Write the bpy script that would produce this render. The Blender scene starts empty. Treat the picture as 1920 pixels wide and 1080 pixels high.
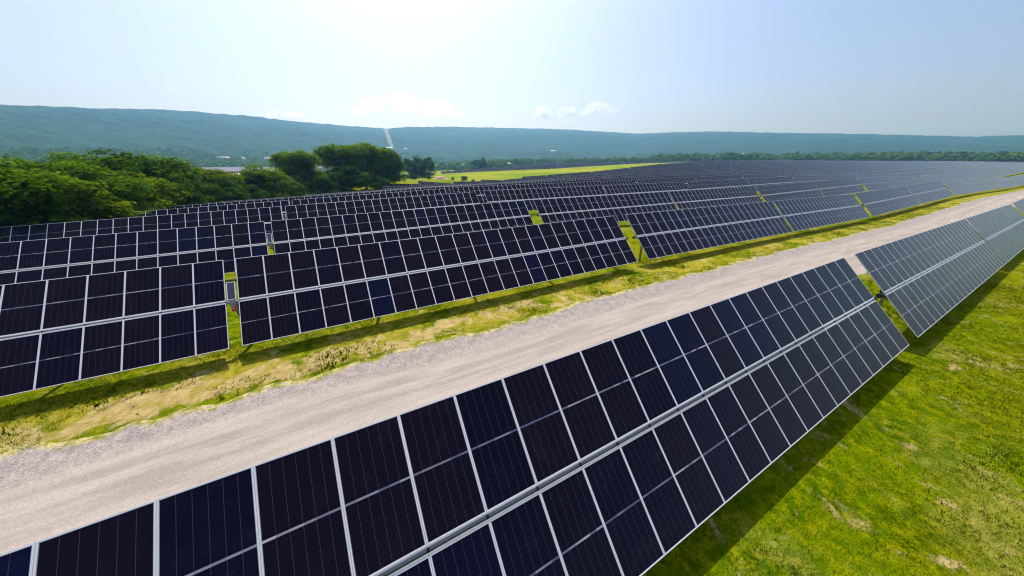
import bpy, math, random
import numpy as np
from mathutils import Matrix, Vector
random.seed(7); rng = np.random.default_rng(11)
S = bpy.context.scene
COL = S.collection
rad = math.radians

# ------------------------------------------------------------------ camera
YAW, PIT, ROLL, FPX, HC = 0.4941, 0.3995, -0.0022, 571.76, 8.815
fw = np.array([math.sin(YAW)*math.cos(PIT), math.cos(YAW)*math.cos(PIT), -math.sin(PIT)])
r0 = np.array([math.cos(YAW), -math.sin(YAW), 0.0]); u0 = np.cross(r0, fw)
rr = r0*math.cos(ROLL)+u0*math.sin(ROLL); uu = u0*math.cos(ROLL)-r0*math.sin(ROLL)
CAMR = np.array([rr, uu, fw]); CAMP = np.array([0, 0, HC])
cd = bpy.data.cameras.new('camera'); cam = bpy.data.objects.new('camera', cd); COL.objects.link(cam)
cd.sensor_width = 36; cd.lens = 36*FPX/1920; cd.clip_start = 0.1; cd.clip_end = 60000
cam.matrix_world = Matrix(((rr[0], uu[0], -fw[0], 0), (rr[1], uu[1], -fw[1], 0), (rr[2], uu[2], -fw[2], HC), (0, 0, 0, 1)))
S.camera = cam

# ------------------------------------------------------------------ sky, sun, exposure
SUN = Vector((0.13, 0.62, 1.0)).normalized()
SUN_EL = math.asin(SUN.z); SUN_AZ = math.atan2(SUN.x, SUN.y)
w = bpy.data.worlds.new('World'); S.world = w; w.use_nodes = True
nt = w.node_tree; nt.nodes.clear()
sky = nt.nodes.new('ShaderNodeTexSky'); sky.sky_type = 'NISHITA'; sky.sun_disc = False
sky.sun_elevation = SUN_EL; sky.sun_rotation = SUN_AZ
sky.air_density = 0.8; sky.dust_density = 4.2; sky.ozone_density = 4.0; sky.altitude = 100
bg = nt.nodes.new('ShaderNodeBackground'); bg.inputs[1].default_value = 0.145
wo = nt.nodes.new('ShaderNodeOutputWorld')
nt.links.new(sky.outputs[0], bg.inputs[0]); nt.links.new(bg.outputs[0], wo.inputs[0])
ld = bpy.data.lights.new('sun', 'SUN'); ld.energy = 5.0; ld.angle = rad(0.5); ld.color = (1.0, 0.955, 0.90)
sun = bpy.data.objects.new('sun', ld); COL.objects.link(sun)
sun.rotation_euler = SUN.to_track_quat('Z', 'Y').to_euler(); sun.location = (0, 0, 60)
S.view_settings.view_transform = 'Standard'; S.view_settings.look = 'None'
S.view_settings.exposure = 0.30; S.view_settings.gamma = 1
S.cycles.use_denoising = True; S.cycles.filter_width = 1.1
S.cycles.max_bounces = 8; S.cycles.volume_bounces = 2; S.cycles.transparent_max_bounces = 8

# ------------------------------------------------------------------ helpers
def tag(o, label=None, cat=None, group=None, kind=None):
    for k, v in (('label', label), ('category', cat), ('group', group), ('kind', kind)):
        if v: o[k] = v
    return o
def link(name, me, parent=None):
    o = bpy.data.objects.new(name, me); COL.objects.link(o)
    if parent: o.parent = parent
    return o
def empty(name, loc=(0, 0, 0), rot=(0, 0, 0)):
    o = link(name, None); o.location = loc; o.rotation_euler = rot; o.empty_display_size = .3
    return o
class MB:
    """collects faces into one mesh"""
    def __init__(s): s.v = []; s.f = []; s.m = []; s.uv = []; s.sm = []
    def add(s, vs, fs, m=0, uvs=None, smooth=False):
        b = len(s.v); s.v += [tuple(map(float, p)) for p in vs]
        for i, f in enumerate(fs):
            s.f.append(tuple(b+k for k in f)); s.m.append(m); s.sm.append(smooth)
            s.uv.append(uvs[i] if uvs else [(0, 0)]*len(f))
    def box(s, x0, x1, y0, y1, z0, z1, m=0, M=None):
        vs = [(x, y, z) for z in (z0, z1) for y in (y0, y1) for x in (x0, x1)]
        if M is not None: vs = [tuple(M @ Vector(p)) for p in vs]
        s.add(vs, [(0, 2, 3, 1), (4, 5, 7, 6), (0, 1, 5, 4), (2, 6, 7, 3), (0, 4, 6, 2), (1, 3, 7, 5)], m)
    def tube(s, pts, rads, n=8, m=0, cap=True, smooth=True):
        rings = []
        P = [Vector(p) for p in pts]
        if not hasattr(rads, '__len__'): rads = [rads]*len(P)
        for i, p in enumerate(P):
            d = (P[min(i+1, len(P)-1)]-P[max(i-1, 0)]).normalized()
            a = Vector((0, 0, 1)) if abs(d.z) < .9 else Vector((1, 0, 0))
            e1 = d.cross(a).normalized(); e2 = d.cross(e1).normalized()
            rings.append([p+(e1*math.cos(2*math.pi*k/n)+e2*math.sin(2*math.pi*k/n))*rads[i] for k in range(n)])
        vs = [q for r_ in rings for q in r_]
        fs = [(i*n+k, i*n+(k+1) % n, (i+1)*n+(k+1) % n, (i+1)*n+k) for i in range(len(P)-1) for k in range(n)]
        s.add(vs, fs, m, smooth=smooth)
        if cap:
            s.add(rings[0], [tuple(range(n))], m); s.add(rings[-1], [tuple(range(n-1, -1, -1))], m)
    def mesh(s, name, mats):
        me = bpy.data.meshes.new(name); me.from_pydata(s.v, [], s.f)
        for mt in mats: me.materials.append(mt)
        me.polygons.foreach_set('material_index', s.m); me.polygons.foreach_set('use_smooth', s.sm)
        uv = me.uv_layers.new(name='UVMap')
        uv.data.foreach_set('uv', [c for f in s.uv for p in f for c in p])
        me.update(); return me
def np_mesh(name, V, Fq, mats, mi=None, smooth=False, colors=None):
    """fast mesh from arrays: V (n,3), Fq (m,k)"""
    me = bpy.data.meshes.new(name); V = np.asarray(V, np.float32); Fq = np.asarray(Fq, np.int32)
    k = Fq.shape[1]; me.vertices.add(len(V)); me.vertices.foreach_set('co', V.ravel())
    me.loops.add(Fq.size); me.loops.foreach_set('vertex_index', Fq.ravel())
    me.polygons.add(len(Fq)); me.polygons.foreach_set('loop_start', np.arange(0, Fq.size, k, dtype=np.int32))
    try: me.polygons.foreach_set('loop_total', np.full(len(Fq), k, np.int32))
    except Exception: pass
    for mt in mats: me.materials.append(mt)
    if mi is not None: me.polygons.foreach_set('material_index', np.asarray(mi, np.int32))
    if smooth: me.polygons.foreach_set('use_smooth', np.ones(len(Fq), bool))
    if colors is not None:
        a = me.attributes.new('tone', 'FLOAT', 'FACE'); a.data.foreach_set('value', np.asarray(colors, np.float32))
    me.update(calc_edges=True); me.validate(); return me

class NT:
    """tiny node-tree builder"""
    def __init__(s, name):
        s.mat = bpy.data.materials.new(name); s.mat.use_nodes = True
        s.t = s.mat.node_tree; s.t.nodes.clear()
        s.out = s.t.nodes.new('ShaderNodeOutputMaterial')
    def n(s, typ, **kw):
        nd = s.t.nodes.new(typ)
        for k, v in kw.items(): setattr(nd, k, v)
        return nd
    def put(s, sock, v):
        if isinstance(v, bpy.types.NodeSocket): s.t.links.new(v, sock)
        elif v is not None:
            if hasattr(sock.default_value, '__len__') and hasattr(v, '__len__') and len(v) == 3 and len(sock.default_value) == 4: v = (*v, 1)
            sock.default_value = v
    def math(s, op, a, b=None, c=None, clamp=False):
        nd = s.n('ShaderNodeMath', operation=op, use_clamp=clamp)
        for i, v in enumerate((a, b, c)):
            if v is not None: s.put(nd.inputs[i], v)
        return nd.outputs[0]
    def mix(s, f, a, b, blend='MIX'):
        nd = s.n('ShaderNodeMix', data_type='RGBA', blend_type=blend)
        s.put(nd.inputs[0], f); s.put(nd.inputs[6], a); s.put(nd.inputs[7], b); return nd.outputs[2]
    def noise(s, vec, scale, detail=4, rough=.55, dist=0, out=0):
        nd = s.n('ShaderNodeTexNoise'); s.put(nd.inputs['Vector'], vec)
        nd.inputs['Scale'].default_value = scale; nd.inputs['Detail'].default_value = detail
        nd.inputs['Roughness'].default_value = rough; nd.inputs['Distortion'].default_value = dist
        return nd.outputs[out]
    def ramp(s, f, stops):
        nd = s.n('ShaderNodeValToRGB'); s.put(nd.inputs[0], f); e = nd.color_ramp.elements
        while len(e) < len(stops): e.new(.5)
        for i, (p, c) in enumerate(stops):
            e[i].position = p; e[i].color = (c, c, c, 1) if not hasattr(c, '__len__') else (*c, 1)
        return nd.outputs[0]
    def smooth(s, x, a, b):
        nd = s.n('ShaderNodeMapRange', interpolation_type='SMOOTHSTEP'); s.put(nd.inputs[0], x)
        nd.inputs[1].default_value = a; nd.inputs[2].default_value = b; return nd.outputs[0]
    def bsdf(s, color, rough=.8, metal=0, spec=.5, normal=None, ior=1.5, **kw):
        p = s.n('ShaderNodeBsdfPrincipled'); s.put(p.inputs['IOR'], ior)
        s.put(p.inputs['Base Color'], color); s.put(p.inputs['Roughness'], rough); s.put(p.inputs['Metallic'], metal)
        s.put(p.inputs['Specular IOR Level'], spec)
        if normal is not None: s.put(p.inputs['Normal'], normal)
        for k, v in kw.items(): s.put(p.inputs[k], v)
        return p.outputs[0]
    def bump(s, h, strength=.3, dist=.05):
        b = s.n('ShaderNodeBump'); b.inputs['Strength'].default_value = strength; b.inputs['Distance'].default_value = dist
        s.put(b.inputs['Height'], h); return b.outputs[0]
    def done(s, sh): s.put(s.out.inputs['Surface'], sh); return s.mat
    def pos(s): return s.n('ShaderNodeNewGeometry').outputs['Position']
def plain(name, col, rough=.6, metal=0, var=.15, scale=3, spec=.5):
    t = NT(name); c = t.n('ShaderNodeTexCoord').outputs['Object']; nz = t.noise(c, scale, 5)
    k = t.math('MULTIPLY_ADD', nz, 2*var, 1-var)
    cc = t.n('ShaderNodeVectorMath', operation='SCALE'); cc.inputs[0].default_value = col; t.put(cc.inputs['Scale'], k)
    return t.done(t.bsdf(cc.outputs[0], rough, metal, spec))

# ------------------------------------------------------------------ picture geometry (where a seen point stands)
def ray(px, py):
    return CAMR.T @ np.array([(px-960)/FPX, (540-py)/FPX, 1.0])
def on_y(px, py, y):
    d = ray(px, py); return CAMP+d*(y/d[1])
def on_z(px, py, z):
    d = ray(px, py); return CAMP+d*((z-HC)/d[2])
def at_dist(px, D, py=298):
    d = ray(px, py); h = math.hypot(d[0], d[1]); return CAMP+d*(D/h)
def project(P):
    q = (np.atleast_2d(P)-CAMP) @ CAMR.T; zz = np.maximum(q[:, 2], 1e-3)
    return np.stack([960+FPX*q[:, 0]/zz, 540-FPX*q[:, 1]/zz, q[:, 2]], 1)

# ------------------------------------------------------------------ terrain
PITCH, TILT, CH = 14.82, 0.7952, 4.705          # row spacing, table tilt, chord
cT, sT = math.cos(TILT), math.sin(TILT)
TOPZ = 0.8+CH*sT
def ytop(n): return 5.12+PITCH*n
road_x = [-400, -60, 22, 49, 75, 105, 130, 163, 204, 255, 350, 500, 800, 1500]
road_z = [-.5, 0, 0, -.37, -.83, -.62, -.35, -.8, -1.7, -2.5, -2.2, -1.2, -1.0, -2]
ctrl = []
for x, z in zip(road_x, road_z):
    ctrl += [(x, 17, z)]
for Y, row in {33: [(-20, -.5), (-12, -.46), (0, -.38), (13, -.25), (25, -.15), (40, -.39), (63, -.41), (99, -.6)],
               48: [(-29, -1.3), (-18, -1.1), (-7, -.87), (5, -.62), (18, -.35), (28, -.22), (36, -.28), (58, -.5), (73, -.57), (143, -.6)],
               63: [(-33, -2.3), (-23, -2.05), (-10, -1.8), (27, -.62), (47, -.67), (80, -.8)],
               78: [(-35, -3.4), (-28, -3.1), (-10, -2.65), (10, -2.1), (50, -1.35), (100, -1.1)]}.items():
    ctrl += [(x, Y, z) for x, z in row]
YB = ytop(17)
EDGE = [(4, -36), (5, -34), (9, 22), (12, 52), (15, 98), (17, 150)]            # left end of the rows along the slanting field edge
def nrow(px): return np.interp(px, [750, 820, 900, 975], [9, 12, 15, 17])
for px, py in [(750, 352), (820, 346.5), (860, 343), (900, 340), (940, 336.5), (975, 334), (1022, 328.5), (1075, 323.5), (1143, 320), (1180, 314), (1210, 309.5), (1270, 305.5), (1330, 302.5), (1400, 301)]:
    yb = ytop(nrow(px)); p = on_y(px, py, yb); ctrl.append((p[0], yb-1.6, p[2]-TOPZ))
for px, py, yb in [(772, 341, 185), (785, 329.5, 380), (800, 335, 290), (840, 338, 245), (880, 331, 330), (940, 327, 350), (1000, 322, 380), (1100, 315, 400)]:   # the meadow
    p = on_y(px, py, yb); ctrl.append(tuple(p))
for px, py in [(835, 326), (900, 322), (1040, 316.5), (1130, 311), (1200, 307)]:      # front of the far block
    p = on_y(px, py, 520); ctrl.append((p[0], 520, p[2]-.6))
for px, py in [(860, 316), (900, 311.5), (960, 307), (1060, 304), (1200, 303)]:       # back of the far block
    p = on_y(px, py, 760); ctrl.append((p[0], 760, p[2]-TOPZ))
ctrl += [(-60, 20, -.4), (-60, 50, -2.0), (-60, 90, -4.6), (-110, 60, -3), (-110, 150, -9), (-60, 160, -9), (0, 170, -8.5), (-200, 200, -12),
         (-100, 300, -14), (0, 330, -12), (-300, 450, -16), (-200, 700, -16), (0, 600, -15), (-400, 900, -15), (0, 1000, -14), (400, 1100, -10),
         (-300, 20, -2), (-800, 300, -14), (-900, 0, -8), (130, 150, -4.4), (200, 160, -3.2), (300, 130, -1.5), (400, 80, -1.2), (420, 160, -.6),
         (600, 60, -.4), (600, 160, .2), (900, 60, 0), (900, 250, .4), (900, 500, .6), (1400, 300, -.5), (1300, 800, -2), (700, 420, 1.2), (520, 380, 1.0),
         (-1500, 1500, -12), (500, 2000, -6), (2500, 1500, -6), (2500, 0, -6), (1200, 1500, -6), (-9000, 9000, -10), (9000, 9000, -10), (9000, -9000, -10), (-9000, -9000, -10), (0, 9000, -10), (9000, 0, -10), (-9000, 0, -10), (0, -9000, -10), (-2500, -500, -10)]
ctrl = np.array(ctrl, float)
def kern(r): return np.sqrt(r*r+36.0)
_D = np.hypot(ctrl[:, None, 0]-ctrl[None, :, 0], ctrl[:, None, 1]-ctrl[None, :, 1])
_n = len(ctrl); _A = np.zeros((_n+1, _n+1)); _A[:_n, :_n] = kern(_D)+np.eye(_n)*-.5; _A[:_n, _n] = 1; _A[_n, :_n] = 1
_W = np.linalg.solve(_A, np.r_[ctrl[:, 2], 0])
def g(X, Y):
    X = np.asarray(X, float); Y = np.asarray(Y, float); X, Y = np.broadcast_arrays(X, Y); sh = X.shape
    x = X.ravel(); y0 = Y.ravel(); y = np.where(y0 < 17, 17, y0); out = np.empty(len(x))
    for i in range(0, len(x), 20000):
        r = np.hypot(x[i:i+20000, None]-ctrl[None, :, 0], y[i:i+20000, None]-ctrl[None, :, 1])
        out[i:i+20000] = kern(r) @ _W[:_n]+_W[_n]
    rz = np.interp(x, road_x, road_z)
    k = np.clip((y-17)/12, 0, 1); k = k*k*(3-2*k)
    far = np.clip((np.hypot(x, y)-900)/800, 0, 1)
    return np.where(far > 0, (rz*(1-k)+out*k)*(1-far)+out*far, rz*(1-k)+out*k).reshape(sh)
def g1(x, y): return float(g(x, y))
def vnoise(x, y, seed=0):
    """smooth value noise"""
    x = np.asarray(x, float); y = np.asarray(y, float)
    xi = np.floor(x).astype(np.int64); yi = np.floor(y).astype(np.int64); fx = x-xi; fy = y-yi
    fx = fx*fx*(3-2*fx); fy = fy*fy*(3-2*fy)
    def h(a, b):
        k = (a*374761393+b*668265263+seed*982451653) & 0x7fffffff
        k = ((k ^ (k >> 13))*1274126177) & 0x7fffffff
        return ((k ^ (k >> 16)) & 0xffff)/65535.0
    return (h(xi, yi)*(1-fx)+h(xi+1, yi)*fx)*(1-fy)+(h(xi, yi+1)*(1-fx)+h(xi+1, yi+1)*fx)*fy
def fbm(x, y, seed=0, o=4):
    a = 0; s_ = .5
    for k in range(o): a = a+s_*vnoise(x*2**k, y*2**k, seed+k); s_ *= .5
    return a

# ------------------------------------------------------------------ ground material
def ground_material():
    t = NT('grass_ground'); P = t.pos()
    big = t.noise(P, .035, 4); mid = t.noise(P, .42, 5, .6); sml = t.noise(P, 2.6, 5, .65); fine = t.noise(P, 14, 4, .7)
    green = t.mix(t.smooth(mid, .35, .65), (.036, .088, .0005), (.118, .178, .001))
    green = t.mix(t.smooth(sml, .40, .68), green, (.205, .222, .002))
    green = t.mix(t.smooth(big, .42, .62), green, t.mix(.5, green, (.24, .215, .004)))
    green = t.mix(t.math('MULTIPLY', t.smooth(fine, .5, .72), .75), green, (.016, .034, .001))
    straw = t.math('MULTIPLY', t.smooth(t.noise(P, .22, 5, .65, .4), .52, .70), .55)
    green = t.mix(straw, green, t.mix(t.smooth(sml, .3, .7), (.20, .19, .02), (.34, .29, .085)))
    dryn = t.noise(P, .8, 6, .68, .6)
    xyz = t.n('ShaderNodeSeparateXYZ'); t.put(xyz.inputs[0], P); Y = xyz.outputs[1]; X = xyz.outputs[0]
    verge = t.math('MULTIPLY', t.smooth(Y, 13.6, 14.6), t.math('SUBTRACT', 1, t.smooth(Y, 15.6, 19.5)))
    v2 = t.math('MULTIPLY', t.smooth(X, 30, -10), t.math('MULTIPLY', verge, t.smooth(Y, 16.3, 15.4)))  # thins bare soil under the tables' shadow so the ground colour deepens it
    vv = t.math('MULTIPLY_ADD', v2, .15, t.math('MULTIPLY', verge, .035))
    green = t.mix(t.math('MULTIPLY', verge, t.smooth(mid, .38, .58)), green, t.mix(t.smooth(sml, .35, .65), (.20, .185, .010), (.34, .285, .035)))
    dry = t.smooth(t.math('ADD', dryn, vv), .57, .70)
    soil = t.mix(t.smooth(sml, .3, .7), (.47, .37, .15), (.30, .22, .085))
    c = t.mix(dry, green, soil)
    far = t.smooth(Y, 255, 300)
    fld = t.mix(t.smooth(t.noise(P, .012, 3), .42, .6), (.125, .190, .010), (.225, .235, .018))
    bank = t.math('MULTIPLY', t.smooth(Y, 257, 262), t.smooth(Y, 300, 268)); bank = t.math('MULTIPLY', bank, t.smooth(mid, .35, .6))
    fld = t.mix(bank, fld, (.30, .24, .085))
    c = t.mix(far, c, fld)
    h = t.math('ADD', t.math('MULTIPLY', sml, .7), fine)
    return t.done(t.bsdf(c, 1, spec=0, normal=t.bump(h, .9, .12)))
M_ground = ground_material()

def axis(lo, hi, c, fine, ratio):
    a = [c]; s_ = fine
    while a[-1] < hi: a.append(a[-1]+s_); s_ *= ratio if a[-1] > c+40 else 1.0
    b = [c]; s_ = fine
    while b[-1] > lo: b.append(b[-1]-s_); s_ *= ratio if b[-1] < c-30 else 1.0
    return np.array(b[::-1][:-1]+a)
GX = axis(-11000, 11000, 8, 1.0, 1.035); GY = axis(-11000, 11000, 12, 1.0, 1.035)
XX, YY = np.meshgrid(GX, GY); ZZ = g(XX, YY)
nx, ny = len(GX), len(GY)
V = np.stack([XX.ravel(), YY.ravel(), ZZ.ravel()], 1)
idx = np.arange(nx*ny).reshape(ny, nx)
F = np.stack([idx[:-1, :-1], idx[:-1, 1:], idx[1:, 1:], idx[1:, :-1]], -1).reshape(-1, 4)
tag(link('ground', np_mesh('ground', V, F, [M_ground], smooth=True)), kind='structure')
def zr(x): return np.interp(x, GX, np.array([g1(a, 10) for a in GX]) if not hasattr(zr, 'c') else zr.c)
zr.c = g(GX, np.full(nx, 10.0))

# ------------------------------------------------------------------ gravel road
def road_material():
    t = NT('gravel'); P = t.pos(); xyz = t.n('ShaderNodeSeparateXYZ'); t.put(xyz.inputs[0], P); Y = xyz.outputs[1]
    st = t.n('ShaderNodeMapping'); t.put(st.inputs[0], P); st.inputs[3].default_value = (.12, 1, 1)
    wob = t.math('ADD', Y, t.math('MULTIPLY', t.noise(st.outputs[0], .7, 4), 2.2))
    edge = t.smooth(wob, 12.6, 14.2)
    fine = t.noise(P, 26, 3, .7); med = t.noise(P, 2.2, 5, .65); streak = t.noise(st.outputs[0], 2.2, 5, .6)
    tan = t.mix(t.smooth(streak, .35, .68), (.245, .212, .182), (.325, .285, .25))
    rut = t.math('ADD', t.smooth(t.math('ABSOLUTE', t.math('SUBTRACT', wob, 11.0)), .55, .05), t.smooth(t.math('ABSOLUTE', t.math('SUBTRACT', wob, 13.0)), .5, .05))
    tan = t.mix(t.math('MULTIPLY', rut, .4), tan, (.36, .32, .285))
    grey = t.mix(t.smooth(med, .3, .7), (.20, .175, .165), (.285, .25, .235))
    c = t.mix(edge, tan, grey)
    sd = t.n('ShaderNodeAttribute'); sd.attribute_name = 'side'
    fade = t.smooth(t.math('ADD', sd.outputs['Fac'], t.math('MULTIPLY', t.math('SUBTRACT', t.noise(P, 3.2, 5, .7), .5), 1.5)), .50, .12)
    c = t.mix(fade, c, t.mix(t.smooth(med, .42, .58), (.16, .165, .012), (.38, .31, .14)))
    st_amt = t.math('MULTIPLY_ADD', edge, .38, .16)
    vor = t.n('ShaderNodeTexVoronoi'); t.put(vor.inputs['Vector'], P); vor.inputs['Scale'].default_value = 22
    sv = t.n('ShaderNodeSeparateColor'); t.put(sv.inputs[0], vor.outputs['Color'])
    k = t.math('MULTIPLY_ADD', t.math('SUBTRACT', sv.outputs[0], .5), t.math('MULTIPLY', st_amt, 1.1), 1.0)
    k = t.math('MULTIPLY', k, t.math('MULTIPLY_ADD', t.math('SUBTRACT', fine, .5), .5, 1.0))
    cc = t.n('ShaderNodeVectorMath', operation='SCALE'); t.put(cc.inputs[0], c); t.put(cc.inputs['Scale'], k)
    return t.done(t.bsdf(cc.outputs[0], .95, spec=.15, normal=t.bump(t.math('ADD', fine, sv.outputs[1]), .5, .03)))
M_road = road_material()
rx = np.unique(np.r_[GX[(GX > -350) & (GX < 1000)], np.arange(-30, 120, .35)])
yn = 7.3+.5*(fbm(rx*.5, rx*0, 5)-.5)*2; yf = 14.05+.45*(fbm(rx*.35, rx*0+3, 9)-.5)*2+.22*(vnoise(rx*1.6, rx*0, 4)-.5)*2
yn = yn-.5*np.clip((rx-100)/100, 0, 1)
R_ = []; SD_ = []
for k in range(9):
    yk = yn+(yf-yn)*k/8; SD_.append(yf-yk)
    dz = .004+.03*math.sin(math.pi*k/8)
    R_.append(np.stack([rx, yk, zr(rx)+dz], 1))
V = np.concatenate(R_); m_ = len(rx); idx = np.arange(9*m_).reshape(9, m_)
F = np.stack([idx[:-1, :-1], idx[:-1, 1:], idx[1:, 1:], idx[1:, :-1]], -1).reshape(-1, 4)
me_r = np_mesh('gravel_road', V, F, [M_road], smooth=True); at_ = me_r.attributes.new('side', 'FLOAT', 'POINT'); at_.data.foreach_set('value', np.concatenate(SD_).astype(np.float32))
tag(link('gravel_road', me_r), kind='structure')

# ------------------------------------------------------------------ hills (forested ridge round the valley)
sk = np.array([(-500, 185), (-250, 192), (0, 199), (100, 203), (200, 206), (350, 208.5), (420, 213), (500, 221), (560, 227.5), (620, 233), (700, 239.5), (735, 242), (770, 238.5), (850, 238), (960, 240), (1060, 243),
               (1120, 246.5), (1190, 251), (1250, 248.5), (1330, 247), (1420, 249.5), (1500, 251.5), (1600, 252.5), (1700, 254.5), (1800, 257), (1860, 255), (1920, 254.5), (2150, 258), (2400, 262)], float)
dsk = np.array([(-500, 2100), (0, 2500), (400, 2900), (735, 3300), (1200, 3900), (1920, 4300), (2400, 4500)], float)
def crest(px):
    py = np.interp(px, sk[:, 0], sk[:, 1]); D = np.interp(px, dsk[:, 0], dsk[:, 1])
    return D, float(at_dist(px, D, py)[2])
def hill_prof(u):
    u = np.clip(u, 0, 1); return .5*u**1.2+.5*u*u*(3-2*u)
def hill_point(px, D):
    """point on the hill side below the picture column px at plan distance D"""
    Dc, zc = crest(px); D0 = .42*Dc; b = at_dist(px, D); z0 = -14
    if D <= Dc: z = z0+(zc-z0)*float(hill_prof((D-D0)/(Dc-D0)))
    else: z = zc-(D-Dc)*.35
    return b[0], b[1], z
pxs = np.unique(np.r_[np.arange(-500, 2401, 5.0), np.arange(715, 760, 1.5)])
us = np.r_[np.linspace(0, 1, 150), 1.03, 1.08, 1.2, 1.5]
Vh = []; cut = []
CR = [crest(p) for p in pxs]
for j, u in enumerate(us):
    row = []
    for i, p in enumerate(pxs):
        Dc, zc = CR[i]; D0 = .42*Dc; D = D0+(Dc-D0)*u
        d = ray(p, 298); h = math.hypot(d[0], d[1]); x, y = d[0]/h*D, d[1]/h*D
        z = -14+(zc+14)*float(hill_prof(u)) if u <= 1 else zc-(D-Dc)*.45
        row.append((x, y, z))
    Vh.append(row)
Vh = np.array(Vh); X_, Y_, Z_ = Vh[..., 0], Vh[..., 1], Vh[..., 2]
U_ = np.broadcast_to(us[:, None], X_.shape)
spur = (fbm(X_/420, Y_/420, 3)-.47)*90*np.sin(np.pi*np.clip(U_, 0, 1))**1.0
can = (fbm(X_/38, Y_/38, 21, 3)-.45)*26*np.clip(U_*6, 0, 1)*np.where(U_ > .97, .4, 1)
Vh[..., 2] = Z_+spur+can-np.where(U_ < .02, 3, 0)
nu, npx = len(us), len(pxs); idx = np.arange(nu*npx).reshape(nu, npx)
F = np.stack([idx[:-1, :-1], idx[:-1, 1:], idx[1:, 1:], idx[1:, :-1]], -1).reshape(-1, 4)
pyh = project(Vh.reshape(-1, 3))[:, 1].reshape(nu, npx)[:-1, :-1]; pc = ((pxs[:-1]+pxs[1:])/2)[None, :]; uc = us[:-1][:, None]
tt = (pyh-240)/38; wob = (vnoise(uc*40, uc*0, 2)-.5)*1.6
mi = ((np.abs(pc-(730.5+7*tt+wob)) < 3.6) & (pyh < 277) & (uc < 1.05)).astype(int).ravel()
def hill_material():
    t = NT('hill_forest'); P = t.pos()
    a = t.noise(P, .055, 4, .6); b = t.noise(P, .004, 4, .6)
    c = t.mix(t.smooth(a, .35, .68), (.006, .028, .018), (.030, .074, .036))  # forest green pushed towards blue, painting in some of the distance haze
    c = t.mix(t.smooth(b, .45, .62), c, (.020, .062, .032))
    return t.done(t.bsdf(c, .95, spec=.05, normal=t.bump(a, 1, 8)))
M_hill = hill_material(); M_cut = plain('mown_clearing', (.10, .135, .045), .95, scale=.02)
tag(link('hills', np_mesh('hills', Vh.reshape(-1, 3), F, [M_hill, M_cut], mi=mi)), kind='structure')

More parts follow.
